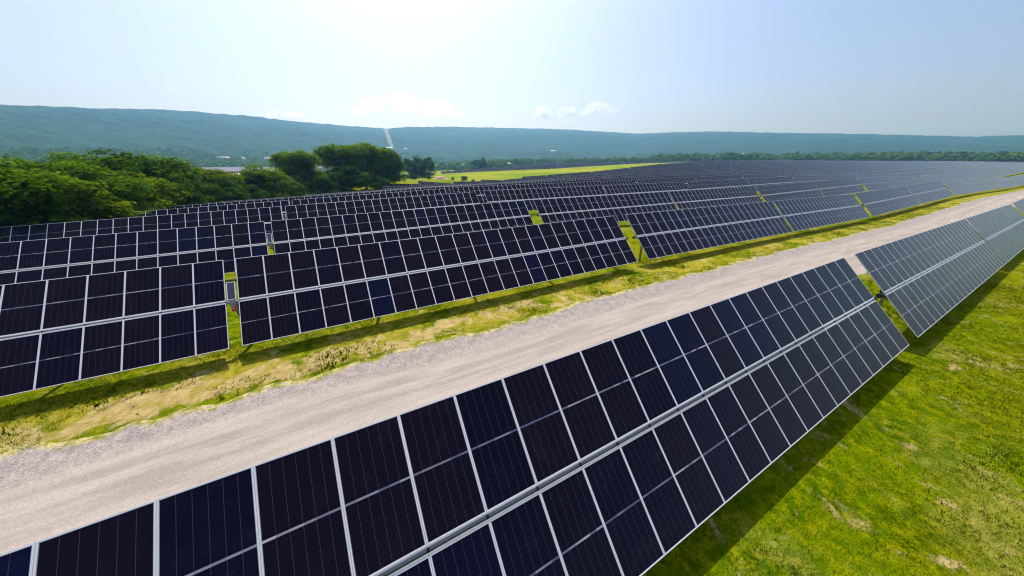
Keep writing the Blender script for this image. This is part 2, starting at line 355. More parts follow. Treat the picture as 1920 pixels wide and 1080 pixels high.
# ------------------------------------------------------------------ solar table materials
def pv_material(name, framed):
    t = NT(name)
    uv = t.n('ShaderNodeUVMap'); uv.uv_map = 'UVMap'
    xyz = t.n('ShaderNodeSeparateXYZ'); t.put(xyz.inputs[0], uv.outputs[0]); u, v = xyz.outputs[0], xyz.outputs[1]
    fu, fv = t.math('FRACT', u), t.math('FRACT', v)
    oi = t.n('ShaderNodeObjectInfo')
    idv = t.n('ShaderNodeCombineXYZ'); t.put(idv.inputs[0], t.math('FLOOR', u)); t.put(idv.inputs[1], t.math('FLOOR', v)); t.put(idv.inputs[2], t.math('MULTIPLY', oi.outputs['Random'], 91))
    wn = t.n('ShaderNodeTexWhiteNoise'); t.put(wn.inputs['Vector'], idv.outputs[0])
    sc = t.n('ShaderNodeSeparateColor'); t.put(sc.inputs[0], wn.outputs['Color'])
    cell = t.mix(t.smooth(sc.outputs[0], .2, .8), (.0034, .0022, .0095), (.0064, .0030, .0090))
    cell = t.mix(t.smooth(sc.outputs[1], .80, 1.0), cell, (.0025, .0042, .024))
    # six columns of cells, 24 half cells high
    cu = t.math('FRACT', t.math('MULTIPLY', fu, 6)); cv = t.math('FRACT', t.math('MULTIPLY', fv, 24))
    du = t.math('SUBTRACT', .5, t.math('ABSOLUTE', t.math('SUBTRACT', cu, .5)))
    dv = t.math('SUBTRACT', .5, t.math('ABSOLUTE', t.math('SUBTRACT', cv, .5)))
    lu = t.math('LESS_THAN', du, .020); lv = t.math('LESS_THAN', dv, .030)
    fing = t.math('LESS_THAN', t.math('ABSOLUTE', t.math('SUBTRACT', t.math('FRACT', t.math('MULTIPLY', fu, 60)), .5)), .06)
    c = t.mix(t.math('MULTIPLY', fing, .35), cell, (.016, .014, .022))
    c = t.mix(t.math('MULTIPLY', lv, .30), c, (.03, .028, .045))
    c = t.mix(lu, c, (.042, .038, .052))
    # the half-cut gap across the middle: brighter where the white sheet shows between cells
    idc = t.n('ShaderNodeCombineXYZ'); t.put(idc.inputs[0], t.math('FLOOR', t.math('MULTIPLY', u, 6))); t.put(idc.inputs[1], t.math('FLOOR', v)); t.put(idc.inputs[2], t.math('MULTIPLY', oi.outputs['Random'], 37))
    w2 = t.n('ShaderNodeTexWhiteNoise'); t.put(w2.inputs['Vector'], idc.outputs[0])
    mid = t.math('LESS_THAN', t.math('ABSOLUTE', t.math('SUBTRACT', fv, .5)), .0085)
    mc = t.mix(t.math('MULTIPLY', w2.outputs['Value'], t.math('MULTIPLY_ADD', sc.outputs[2], 1.0, .25)), (.07, .09, .17), (.46, .42, .42))
    c = t.mix(mid, c, mc)
    gp = t.noise(t.pos(), 1.7, 5, .65); dust = t.math('MULTIPLY', t.smooth(gp, .5, .85), .05)
    c = t.mix(dust, c, (.13, .12, .125))
    edge_u = t.math('SUBTRACT', .5, t.math('ABSOLUTE', t.math('SUBTRACT', fu, .5)))
    edge_v = t.math('SUBTRACT', .5, t.math('ABSOLUTE', t.math('SUBTRACT', fv, .5)))
    if framed:
        fr = t.math('MAXIMUM', t.math('LESS_THAN', edge_u, .020), t.math('LESS_THAN', edge_v, .010))
        c = t.mix(fr, c, (.64, .63, .66))
        rough = t.math('MULTIPLY_ADD', fr, .35, .16); spec = .5
    else:
        bd = t.math('MAXIMUM', t.math('LESS_THAN', edge_u, .008), t.math('LESS_THAN', edge_v, .004))
        c = t.mix(bd, c, (.25, .25, .28)); rough = t.math('MULTIPLY_ADD', t.smooth(gp, .35, .75), .10, .09); spec = .5
    return t.done(t.bsdf(c, rough, 0, spec, ior=1.27, **{'Specular Tint': (.66, .74, 1.0)}))
M_pv = pv_material('solar_glass', False); M_pvf = pv_material('solar_glass_with_frame', True)
M_frame = plain('aluminium_frame', (.72, .71, .75), .42, .15, .08)
M_back = plain('module_back', (.30, .30, .33), .6)
M_tube = plain('galvanised_steel', (.30, .33, .33), .42, .5, .2)
M_post = plain('weathered_steel_post', (.26, .20, .17), .6, .4, .3)
M_black = plain('black_rubber', (.012, .012, .014), .5)
M_red = plain('red_motor_paint', (.65, .03, .02), .4)
M_grey = plain('grey_cast_housing', (.32, .33, .35), .5, .3)
M_small = plain('small_panel_glass', (.05, .055, .08), .12, 0, .1)
M_pipe = plain('rusty_conduit', (.28, .14, .06), .7)

MW, ML, GAPM, NM, WM = 1.144, 2.2775, .15, 23, 1.15
HALF0 = .24
def module_geo(mb, x0, y0, uoff=0, voff=0, z0=0, framed=False):
    """one framed module lying in a local plane (x along the row, y up the slope, z the normal)"""
    x1, y1 = x0+MW, y0+ML; f = .023; zt, zg, zb = z0+.0, z0-.005, z0-.035
    o = [(x0, y0), (x1, y0), (x1, y1), (x0, y1)]; i = [(x0+f, y0+f), (x1-f, y0+f), (x1-f, y1-f), (x0+f, y1-f)]
    vs = [(a, b, zt) for a, b in o]+[(a, b, zt) for a, b in i]+[(a, b, zg) for a, b in i]+[(a, b, zb) for a, b in o]
    mb.add(vs, [(k, (k+1) % 4, 4+(k+1) % 4, 4+k) for k in range(4)]+[(4+k, 4+(k+1) % 4, 8+(k+1) % 4, 8+k) for k in range(4)]+[((k+1) % 4, k, 12+k, 12+(k+1) % 4) for k in range(4)], 1)
    e = .0005
    mb.add([(a, b, zg) for a, b in i], [(0, 1, 2, 3)], 0, [[(uoff+e, voff+e), (uoff+1-e, voff+e), (uoff+1-e, voff+1-e), (uoff+e, voff+1-e)]])
    mb.add([(a, b, zb+.002) for a, b in o], [(3, 2, 1, 0)], 2)
def half_x(side, i): return HALF0+i*WM if side > 0 else -HALF0-NM*WM+i*WM+(WM-MW)
PL = Matrix.Rotation(TILT, 4, 'X'); CZ = .8+CH/2*sT          # plane through the table's centre
def plane_pt(x, s_, d=0):                                     # s_ up the slope from the centre, d along the normal
    p = PL @ Vector((x, s_, d)); return Vector((p.x, p.y, p.z+CZ))
POSTS = [-25.6, -18.8, -12.5, -6.3, 0.12, 6.3, 12.5, 18.8, 25.6]
_m = MB(); module_geo(_m, -MW/2, -ML/2); ME_mod = _m.mesh('solar_module', [M_pv, M_frame, M_back])
def tube_mesh():
    mb = MB(); a = plane_pt(0, 0, -.135)
    xe = HALF0+NM*WM+.30
    mb.tube([(-xe, a.y, a.z), (xe, a.y, a.z)], .075, 10)
    for side in (-1, 1):
        for i in range(NM+1):                                  # clamps that carry the modules
            x = side*(HALF0+i*WM)+(.0 if 0 < i < NM else (.03 if i == 0 else -.03)*side)
            p = [plane_pt(x+dx, s_, d) for dx in (-.022, .022) for s_, d in ((-.32, -.040), (.32, -.040), (.12, -.15), (-.12, -.15))]
            mb.add(p, [(0, 1, 2, 3), (7, 6, 5, 4), (0, 4, 5, 1), (1, 5, 6, 2), (2, 6, 7, 3), (3, 7, 4, 0)], 1)
    return mb.mesh('torque_tube', [M_tube, M_black])
ME_tube = tube_mesh()
def rails_mesh(side):
    mb = MB(); xa = half_x(side, 0); xb = half_x(side, NM-1)+MW
    for s_ in (-1, 1):
        p = [plane_pt(x, s_*(GAPM/2-.004)+s_*k, d) for x in (xa, xb) for k, d in ((-.026, .002), (.004, .002), (.004, -.052), (-.026, -.052))]
        mb.add(p, [(3, 2, 1, 0), (4, 5, 6, 7), (0, 1, 5, 4), (1, 2, 6, 5), (2, 3, 7, 6), (3, 0, 4, 7)], 0)
    return mb.mesh('mounting_rail', [M_frame])
ME_rail = {1: rails_mesh(1), -1: rails_mesh(-1)}
def post_mesh():
    mb = MB(); y = plane_pt(0, 0, -.135).y; h = plane_pt(0, 0, -.135).z-.05
    mb.box(-.075, .075, y-.012, y+.0, -.6, h); mb.box(-.075, -.063, y+.0, y+.10, -.6, h); mb.box(.063, .075, y+.0, y+.10, -.6, h)
    mb.box(-.11, .11, y-.10, y+.10, h-.02, h+.0, 0); return mb.mesh('post', [M_post])
ME_post = post_mesh()
def bearing_mesh():
    mb = MB(); p = plane_pt(0, 0, -.135)
    mb.tube([(-.05, p.y, p.z), (.05, p.y, p.z)], .125, 14); return mb.mesh('bearing', [M_black])
ME_bear = bearing_mesh()
def small_panel_meshes():
    a = MB(); fw_ = .17
    p = [plane_pt(x, s_, d) for d in (.03, .055) for x, s_ in ((-fw_, .06), (fw_, .06), (fw_, 1.02), (-fw_, 1.02))]
    a.add(p, [(3, 2, 1, 0), (4, 5, 6, 7), (0, 1, 5, 4), (1, 2, 6, 5), (2, 3, 7, 6), (3, 0, 4, 7)], 0)
    b = MB(); q = [plane_pt(x, s_, .058) for x, s_ in ((-fw_+.03, .09), (fw_-.03, .09), (fw_-.03, .99), (-fw_+.03, .99))]
    b.add(q, [(0, 1, 2, 3)], 0)
    return a.mesh('power_panel', [M_frame]), b.mesh('glass', [M_small])
ME_sp, ME_spg = small_panel_meshes()
def motor_meshes():
    p = plane_pt(0, 0, -.135); a = MB()
    a.tube([(-.13, p.y, p.z), (.13, p.y, p.z)], .17, 14); a.box(-.10, .10, p.y-.22, p.y-.05, p.z-.42, p.z-.05); 
    b = MB(); b.tube([(0.0, p.y-.22, p.z-.22), (0.0, p.y-.34, p.z-.27), (0, p.y-.36, p.z-.28)], [.075, .075, .05], 12)
    c = MB(); c.tube([(.05, p.y-.2, p.z-.4), (.14, p.y-.3, p.z-.8), (.16, p.y-.26, p.z-1.3), (.15, p.y-.2, .2), (.12, p.y-.12, .0)], .03, 8)
    return a.mesh('gearbox', [M_grey]), b.mesh('motor', [M_red]), c.mesh('hose', [M_black])
ME_gear, ME_motor, ME_hose = motor_meshes()
def bank_mesh(side, ncols=NM):
    mb = MB()
    for i in range(ncols):
        k = i if side > 0 else NM-1-i
        for r_ in (0, 1):
            sub = MB(); module_geo(sub, half_x(side, k), GAPM/2 if r_ else -GAPM/2-ML, k, r_)
            mb.add([plane_pt(*p) for p in sub.v], sub.f); b = len(mb.m)-len(sub.f)
            mb.m[b:] = sub.m; mb.uv[b:] = sub.uv
    return mb.mesh('module_bank', [M_pv, M_frame, M_back])
ME_bank = {1: bank_mesh(1), -1: bank_mesh(-1)}; ME_bank_short = bank_mesh(-1, 17)
def simple_mesh(lo=-1, hi=1):
    """a table too far off to show its parts"""
    mb = MB()
    for side in (-1, 1):
        if not lo <= side <= hi: continue
        xa, xb = half_x(side, 0), half_x(side, NM-1)+MW
        for r_ in (0, 1):
            s0, s1 = (GAPM/2, GAPM/2+ML) if r_ else (-GAPM/2-ML, -GAPM/2)
            top = [plane_pt(x, s_, 0) for x, s_ in ((xa, s0), (xb, s0), (xb, s1), (xa, s1))]
            bot = [plane_pt(x, s_, -.035) for x, s_ in ((xa, s0), (xb, s0), (xb, s1), (xa, s1))]
            uo = 0 if side > 0 else 40
            mb.add(top, [(0, 1, 2, 3)], 0, [[(uo, r_), (uo+NM, r_), (uo+NM, r_+.9999), (uo, r_+.9999)]])
            mb.add(top+bot, [(1, 0, 4, 5), (2, 1, 5, 6), (3, 2, 6, 7), (0, 3, 7, 4)], 1); mb.add(bot, [(3, 2, 1, 0)], 2)
    a = plane_pt(0, 0, -.135); xe = HALF0+NM*WM+.3
    mb.tube([(-xe if lo < 0 else 0, a.y, a.z), (xe, a.y, a.z)], .075, 6, 3)
    for x in POSTS:
        if x < 0 and lo > 0: continue
        mb.box(x-.075, x+.075, a.y-.05, a.y+.05, -.8, a.z-.05, 4)
    return mb
SIMPLE_MATS = [M_pvf, M_frame, M_back, M_tube, M_post]
ME_simple = simple_mesh().mesh('solar_table', SIMPLE_MATS); ME_simple_r = simple_mesh(1, 1).mesh('solar_table', SIMPLE_MATS)
M_modT = {}
for r_ in (0, 1):
    M_modT[r_] = (GAPM/2+ML/2) if r_ else -(GAPM/2+ML/2)

# ------------------------------------------------------------------ where the tables stand
def xdrive(n, k): return -5.0-.62*n+54.75*k+(.35 if n == 0 else 0)
YC = 1.826+CH/2*cT
def pose(n, k, y=None):
    xd = xdrive(n, k); yc = YC+PITCH*n if y is None else y
    za, zb = g1(xd-24, yc), g1(xd+24, yc)
    q = np.random.default_rng(abs(n*131+k*17)+5); w_ = 0 if n < 2 else 1
    return xd+w_*q.uniform(-.12, .12), yc, (za+zb)/2+w_*q.uniform(-.05, .05), -math.atan2(zb-za, 48)
ORD = ['first', 'second', 'third', 'fourth', 'fifth', 'sixth', 'seventh', 'eighth', 'ninth', 'tenth', 'eleventh', 'twelfth', 'thirteenth', 'fourteenth', 'fifteenth', 'sixteenth',
       'seventeenth', 'eighteenth', 'nineteenth', 'twentieth', 'twenty-first', 'twenty-second', 'twenty-third', 'twenty-fourth', 'twenty-fifth', 'twenty-sixth']
GROUP_T = 'solar tables standing in parallel rows'
def build_table(n, k, lod, label, only=0, y=None, short=False, shift=0):
    xd, yc, z, sl = pose(n, k, y)
    xd -= shift*WM
    root = empty('solar_table', (xd, yc, z), (0, sl, 0)); tag(root, label, 'solar table', GROUP_T)
    def ch(name, me, loc=(0, 0, 0), rot=(0, 0, 0), parent=None):
        o = link(name, me, parent or root); o.location = loc; o.rotation_euler = rot; return o
    if lod == 1:
        for side in (-1, 1):
            for i in range(NM):
                if short and side < 0 and i < NM-17: continue
                for r_ in (0, 1):
                    p = plane_pt(half_x(side, i)+MW/2, M_modT[r_])
                    if shift and side < 0 and i < shift: p = plane_pt(half_x(1, NM+i)+MW/2, M_modT[r_])
                    ch('solar_module', ME_mod, p, (TILT, 0, 0))
            ch('mounting_rail', ME_rail[side], (shift*WM if side > 0 else 0, 0, 0))
            if shift and side > 0: ch('mounting_rail', ME_rail[side])
        gb = ch('gearbox', ME_gear); ch('motor', ME_motor, parent=gb); ch('hose', ME_hose, parent=gb)
        sp = ch('power_panel', ME_sp); ch('glass', ME_spg, parent=sp)
        for x in (-26.95+shift*WM, 26.95+shift*WM): ch('bearing', ME_bear, (x, 0, 0))
    else:
        for side in (-1, 1):
            if only and side != only: continue
            ch('module_bank', ME_bank[side])
    ch('torque_tube', ME_tube, (shift*WM, 0, 0))
    for x in POSTS+([27.6, 31.9] if shift else []):
        p = ch('post', ME_post, (x, 0, 0)); p.rotation_euler = (0, -sl, 0)
    return root
def simple_table(n, k, label, right_only=False, y=None):
    xd, yc, z, sl = pose(n, k, y)
    o = link('solar_table', ME_simple_r if right_only else ME_simple); o.location = (xd, yc, z); o.rotation_euler = (0, sl, 0)
    return tag(o, label, 'solar table', GROUP_T)
near_labels = {
    (0, 0): 'nearest dark solar table running from the bottom left across the foreground',
    (0, 1): 'blue grey solar table beyond the foreground one, on the right of the road',
    (0, 2): 'washed out solar table cut by the right border beside the gravel road',
    (1, 0): 'long dark solar table along the far verge of the road, left of the grassy gap',
    (1, 1): 'solar table on the far verge of the road, right of the grassy gap'}
cand = []
for n in range(0, 25):
    for k in range(-2, 22):
        xd = xdrive(n, k)
        xl = -60 if n < 4 else float(np.interp(n, [e[0] for e in EDGE], [e[1] for e in EDGE]))
        if n > 17 and xd < 430: continue
        if n > 19 and xd < 560: continue
        if n == 1 and xd > 900 or n == 0 and xd > 420: continue
        if xd > 1060: continue
        if xd+27 < xl: continue
        if n >= 6 and xd < xl: right_only = True
        else: right_only = False
        xd, yc, z, sl = pose(n, k)
        P = np.array([(xd+x, yc+y, z+zz) for x in (-26, -13, 0, 13, 26) for y, zz in ((-1.65, .8), (1.65, TOPZ))])
        q = project(P); ok = (q[:, 2] > 1) & (q[:, 0] > -40) & (q[:, 0] < 1960) & (q[:, 1] < 1120) & (q[:, 1] > 0)
        if not ok.any(): continue
        q[:, 0] = np.clip(q[:, 0], 0, 1920)
        area = (q[:, 0].max()-q[:, 0].min())*(q[1::2, 1]-q[::2, 1]).__abs__().mean()
        cand.append((area, n, k, right_only))
cand.sort(key=lambda c: (c[1], c[2]))
first_k = {}
for a, n, k, ro in cand: first_k.setdefault(n, k)
# the far block on the slope behind the meadow
far_block = []
for j in range(9):
    y = 522+29*j
    x0 = 150+(j*29)*1.05; x1 = 900
    x = x0+27
    for i in range(14):
        xd = x+54.75*i
        if xd > x1: break
        far_block.append((j, i, xd, y))
order = sorted(cand, key=lambda c: -c[0])
room = 300-60
keep = set((c[1], c[2]) for c in order[:room]); rest = [c for c in cand if (c[1], c[2]) not in keep]
LOD1 = [(0, 0), (0, 1), (1, 0), (1, 1), (1, 2), (2, 0), (2, 1), (2, 2), (3, 0), (3, 1), (3, 2), (4, 0), (4, 1), (4, 2), (5, 0), (5, 1)]
for a, n, k, ro in cand:
    if (n, k) not in keep: continue
    pos_ = ORD[k-first_k[n]]
    if (n, k) in near_labels: lab = near_labels[(n, k)]
    elif n == 0: lab = f'washed out solar table on the near side of the road, {pos_} from the left'
    elif n == 1: lab = f'solar table along the far verge of the gravel road, {pos_} from the left'
    else:
        look = 'dark' if k < 2 else ('blue grey' if k < 5 else 'pale hazy')
        lab = f'{look} solar table in the {ORD[n-1]} row beyond the road, {pos_} from the left'
    if (n, k) in LOD1: build_table(n, k, 1, lab, short=(n == 5 and k == 0), shift=5 if (n, k) == (0, 0) else 0)
    elif n <= 9 and k <= 4 and not ro: build_table(n, k, 2, lab)
    else: simple_table(n, k, lab, ro)
fb = 0; stuff_far = []
for j, i, xd, y in far_block:
    za, zb = g1(xd-24, y), g1(xd+24, y)
    T_ = (xd, y, (za+zb)/2, -math.atan2(zb-za, 48))
    if fb < 60 and i < 7:
        fb += 1
        o = link('solar_table', ME_simple); o.location = T_[:3]; o.rotation_euler = (0, T_[3], 0)
        tag(o, f'tiny solar table on the slope beyond the meadow, {ORD[j]} row up, {ORD[i]} from the left', 'solar table', GROUP_T)
    else: stuff_far.append(T_)
base = simple_mesh()
mb = MB()
for c in rest: stuff_far.append(pose(c[1], c[2]))
for (x, y, z, sl) in stuff_far:
    M = Matrix.Translation((x, y, z)) @ Matrix.Rotation(sl, 4, 'Y')
    nface = len([1 for m in base.m if m < 3])
    b = len(mb.v); mb.v += [tuple(M @ Vector(p)) for p in base.v]
    for f, m, uvx in zip(base.f, base.m, base.uv):
        mb.f.append(tuple(b+q for q in f)); mb.m.append(m); mb.uv.append(uvx); mb.sm.append(False)
if stuff_far:
    tag(link('distant_solar_tables', mb.mesh('distant_solar_tables', SIMPLE_MATS)), 'mass of farthest solar tables merging into a pale sheet near the skyline', 'solar tables', None, 'stuff')
print('TABLES', len(cand), 'kept', len(keep), 'far', fb, 'stuff', len(stuff_far))

# ------------------------------------------------------------------ trees
def leaf_material(name, a, b, trans):
    t = NT(name); at = t.n('ShaderNodeAttribute'); at.attribute_name = 'tone'
    oi = t.n('ShaderNodeObjectInfo')
    f = t.math('MULTIPLY_ADD', t.math('SUBTRACT', oi.outputs['Random'], .5), .35, at.outputs['Fac'], clamp=True)
    c = t.mix(f, a, b)
    d = t.n('ShaderNodeBsdfDiffuse'); t.put(d.inputs[0], c)
    tr = t.n('ShaderNodeBsdfTranslucent'); t.put(tr.inputs[0], t.mix(.5, c, (b[0]*1.3, b[1]*1.3, b[2]*.6)))
    m = t.n('ShaderNodeMixShader'); m.inputs[0].default_value = trans
    t.put(m.inputs[1], d.outputs[0]); t.put(m.inputs[2], tr.outputs[0]); return t.done(m.outputs[0])
M_leaf = leaf_material('leaves', (.018, .056, .003), (.122, .222, .006), .50)
M_leafo = leaf_material('sunlit_tone_oak_leaves', (.032, .080, .004), (.155, .262, .008), .60)  # leaf colour and translucency raised to suggest sunlit tops on the backlit oaks
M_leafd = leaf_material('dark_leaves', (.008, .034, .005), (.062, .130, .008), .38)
M_leafy = leaf_material('yellow_green_leaves', (.028, .068, .003), (.14, .195, .005), .38)
M_bark = plain('bark', (.10, .075, .05), .9, 0, .3, 6)
def crown_arrays(lobes, nclump, per, leaf, seed, squash=.55):
    """leaf clumps spread through a crown made of overlapping lobes (cx,cy,cz,rx,ry,rz)"""
    R = np.random.default_rng(seed); vol = np.array([l[3]*l[4]*l[5] for l in lobes])**.8; vol /= vol.sum()
    Vv = []; tone = []
    for c in range(nclump):
        l = lobes[R.choice(len(lobes), p=vol)]
        d = R.normal(size=3); d /= np.linalg.norm(d)
        if d[2] < -.45: d[2] *= -.5
        rr_ = R.uniform(.35, 1.0)**.5
        ctr = np.array(l[:3])+d*np.array(l[3:])*rr_
        cr = R.uniform(.6, 1.2)*leaf*3.3
        q = R.normal(size=(per, 3)); q /= np.linalg.norm(q, axis=1)[:, None]; q[:, 2] = np.where((q[:, 2] < -.3) & (R.uniform(0, 1, per) < .6), -q[:, 2], q[:, 2])
        qd = q.copy(); q *= (R.uniform(.25, 1, per)**.4)[:, None]*cr; q[:, 2] *= squash
        pc_ = ctr+q
        nn = qd*.8+np.array([0, 0, .75])+d*.25+R.normal(size=(per, 3))*.36; nn /= np.linalg.norm(nn, axis=1)[:, None]
        a = np.cross(nn, R.normal(size=(per, 3))); a /= np.linalg.norm(a, axis=1)[:, None]
        b_ = np.cross(nn, a)
        s_ = (leaf*R.uniform(.45, 1.0, per))[:, None]
        Vv.append(np.stack([pc_-a*s_*.62, pc_-b_*s_*.42, pc_+a*s_*.62, pc_+b_*s_*.42], 1).reshape(-1, 3))
        base_t = R.uniform(.1, .9); tone.append(np.clip(base_t+R.normal(0, .14, per), 0, 1))
    Vv = np.concatenate(Vv); Ff = np.arange(len(Vv)).reshape(-1, 4)
    return Vv, Ff, np.concatenate(tone)
def tree_variant(H, W, seed, nclump=190, per=64, leaf=.60, mat=None, lobesN=9, trunk=.22):
    R = random.Random(seed); lobes = [(0, 0, H*.60, W*.34, W*.34, H*.30)]
    for i in range(lobesN):
        a = 2*math.pi*i/lobesN+R.uniform(-.4, .4); hh = H*R.uniform(.36, .80); rr_ = W*.5*R.uniform(.45, .72)*(1.05-.55*abs(hh/H-.5))
        s_ = W*R.uniform(.15, .24)
        lobes.append((math.cos(a)*rr_, math.sin(a)*rr_, hh, s_, s_, s_*R.uniform(.75, 1.05)))
    lobes.append((R.uniform(-.1, .1)*W, R.uniform(-.1, .1)*W, H*.86, W*.2, W*.2, H*.12))
    nl = 7 if lobesN > 10 else 4
    for i in range(nl):
        a = 6.28*i/nl+R.uniform(-.3, .3); lobes.append((math.cos(a)*W*.29, math.sin(a)*W*.29, H*R.uniform(.17, .30), W*.19, W*.19, H*.15))
    if lobesN > 10:
        for i in range(6):
            a = 6.28*i/6+R.uniform(-.4, .4); lobes.append((math.cos(a)*W*.24, math.sin(a)*W*.24, H*R.uniform(.72, .84), W*.17, W*.17, H*.11))
    V_, F_, T_ = crown_arrays(lobes, nclump, per, leaf, seed)
    me_c = np_mesh('crown', V_, F_, [mat or M_leaf], colors=T_)
    tb = MB(); tb.tube([(0, 0, -.5), (R.uniform(-.2, .2), R.uniform(-.2, .2), H*.25), (R.uniform(-.5, .5), R.uniform(-.5, .5), H*.62)], [trunk*1.5, trunk, trunk*.4], 9)
    for l in lobes[1:lobesN+1]:
        z0 = H*R.uniform(.2, .4); tb.tube([(0, 0, z0), (l[0]*.5, l[1]*.5, (z0+l[2])/2+.4), (l[0]*.95, l[1]*.95, l[2])], [trunk*.55, trunk*.35, trunk*.12], 6)
    return me_c, tb.mesh('trunk', [M_bark])
TV = {'broad': [tree_variant(15, 13, 1), tree_variant(15, 12, 2), tree_variant(15, 14, 3)],
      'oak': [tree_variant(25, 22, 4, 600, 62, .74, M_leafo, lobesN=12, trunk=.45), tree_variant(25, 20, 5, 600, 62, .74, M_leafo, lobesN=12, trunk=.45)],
      'dark': [tree_variant(16, 13, 6, 170, 60, .7, M_leafd), tree_variant(16, 12, 7, 170, 60, .7, M_leafd)],
      'light': [tree_variant(10, 10, 8, 140, 60, .52, M_leafy), tree_variant(10, 9, 9, 140, 60, .52, M_leafy)]}
def tree(kind, v, x, y, h, label, group, rz=0, wid=1.0, zoff=0, name='broadleaf_tree', cat='tree'):
    me_c, me_t = TV[kind][v]; H0 = {'broad': 15, 'oak': 25, 'dark': 16, 'light': 10}[kind]; s_ = h/H0
    o = empty(name, (x, y, g1(x, y)+zoff), (0, 0, rz)); o.scale = (s_*wid, s_*wid, s_)
    tag(o, label, cat, group)
    link('crown', me_c, o); link('trunk', me_t, o); return o
def tree_top(px, py, D, base=None):
    """position and height of a tree whose top shows at px,py from D metres away"""
    p = at_dist(px, D, py); return p[0], p[1], p[2]-g1(p[0], p[1])
G_T = 'trees along the field edge'
left_trees = [  # px of the top, py, distance, kind, variant, width, label
    (-40, 296, 62, 'broad', 0, 1.15, 'tree cut by the left border, nearest of the row of trees'),
    (45, 292, 75, 'broad', 1, 1.2, 'wide bright green tree second from the left border'),
    (120, 286, 92, 'broad', 2, 1.15, 'tree with a ragged top behind the wide one at far left'),
    (70, 322, 66, 'light', 0, 1.3, 'low yellow green tree before the wide trees at far left'),
    (165, 318, 78, 'broad', 0, 1.2, 'leaning broad tree over the left end of the panel rows'),
    (235, 281, 98, 'broad', 1, 1.25, 'tallest tree of the left clump, with a domed crown'),
    (205, 318, 84, 'light', 1, 1.25, 'rounded lower tree in front of the tallest left one'),
    (285, 304, 108, 'broad', 2, 1.1, 'tree on the right shoulder of the left clump'),
    (262, 336, 92, 'light', 0, 1.2, 'small drooping tree below the domed crown'),
    (318, 309, 125, 'light', 0, 1.4, 'yellow green tree where the left clump dips'),
    (340, 322, 108, 'dark', 0, .9, 'dark narrow tree right of the left clump'),
    (365, 312, 128, 'light', 1, 1.3, 'pale leafy tree left of the grey factory roofs'),
    (395, 318, 122, 'light', 0, 1.2, 'light green tree below the factory roofs'),
    (418, 330, 112, 'dark', 1, .95, 'small dark tree below the left end of the factory'),
    (445, 326, 130, 'light', 1, 1.1, 'low shrubby tree between the two lighter ones'),
    (470, 306, 128, 'broad', 0, 1.1, 'bright round tree standing before the grey factory'),
    (500, 322, 126, 'light', 0, 1.0, 'sunlit lower tree at the shoulder of the bright round one'),
    (515, 330, 140, 'broad', 2, .8, 'dim tree filling the gap left of the tall dark tree'),
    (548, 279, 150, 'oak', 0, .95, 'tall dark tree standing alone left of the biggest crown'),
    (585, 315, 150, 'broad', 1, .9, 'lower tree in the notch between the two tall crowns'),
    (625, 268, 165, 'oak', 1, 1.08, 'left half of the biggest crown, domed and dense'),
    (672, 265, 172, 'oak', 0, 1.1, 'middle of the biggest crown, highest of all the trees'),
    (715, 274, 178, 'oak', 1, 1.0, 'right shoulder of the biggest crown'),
    (735, 300, 178, 'broad', 2, 1.1, 'light green tree at the right foot of the biggest crown'),
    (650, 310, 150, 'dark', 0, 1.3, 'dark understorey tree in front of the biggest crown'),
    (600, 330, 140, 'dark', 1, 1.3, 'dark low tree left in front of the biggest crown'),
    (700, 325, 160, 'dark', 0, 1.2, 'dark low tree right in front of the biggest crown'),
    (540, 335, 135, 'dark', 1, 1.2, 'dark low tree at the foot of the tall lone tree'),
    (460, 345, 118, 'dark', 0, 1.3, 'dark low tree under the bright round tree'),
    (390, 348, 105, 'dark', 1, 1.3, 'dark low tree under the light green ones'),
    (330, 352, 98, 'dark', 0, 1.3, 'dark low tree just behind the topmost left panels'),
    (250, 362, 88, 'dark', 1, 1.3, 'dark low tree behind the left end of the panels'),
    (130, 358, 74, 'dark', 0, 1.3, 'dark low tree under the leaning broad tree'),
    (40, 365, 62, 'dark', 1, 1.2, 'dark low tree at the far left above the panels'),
]
for i, (px, py, D, kd, v, wd, lab) in enumerate(left_trees):
    x, y, h = tree_top(px, py, D); tree(kd, v, x, y, max(h, 3), lab, G_T, rz=i*1.7, wid=wd)
mid_trees = [(765, 296, 340, 'dark', 0, 1.0, 'dark tree just right of the biggest crown, at the meadow edge'), (782, 293, 350, 'dark', 1, 1.0, 'middle dark tree of the three at the meadow edge'),
             (800, 293.5, 345, 'dark', 0, .9, 'right dark tree of the three at the meadow edge'),
             (905, 295.5, 740, 'dark', 1, 1.0, 'round tree in the hedge behind the far panels, left of the pale buildings'), (893, 298, 720, 'dark', 0, 1.2, 'lower tree joined to the round hedge tree')]
for i, (px, py, D, kd, v, wd, lab) in enumerate(mid_trees):
    x, y, h = tree_top(px, py, D); tree(kd, v, x, y, max(h, 6)+3, lab, 'trees at the meadow', rz=i*2.1, wid=wd, zoff=-3)
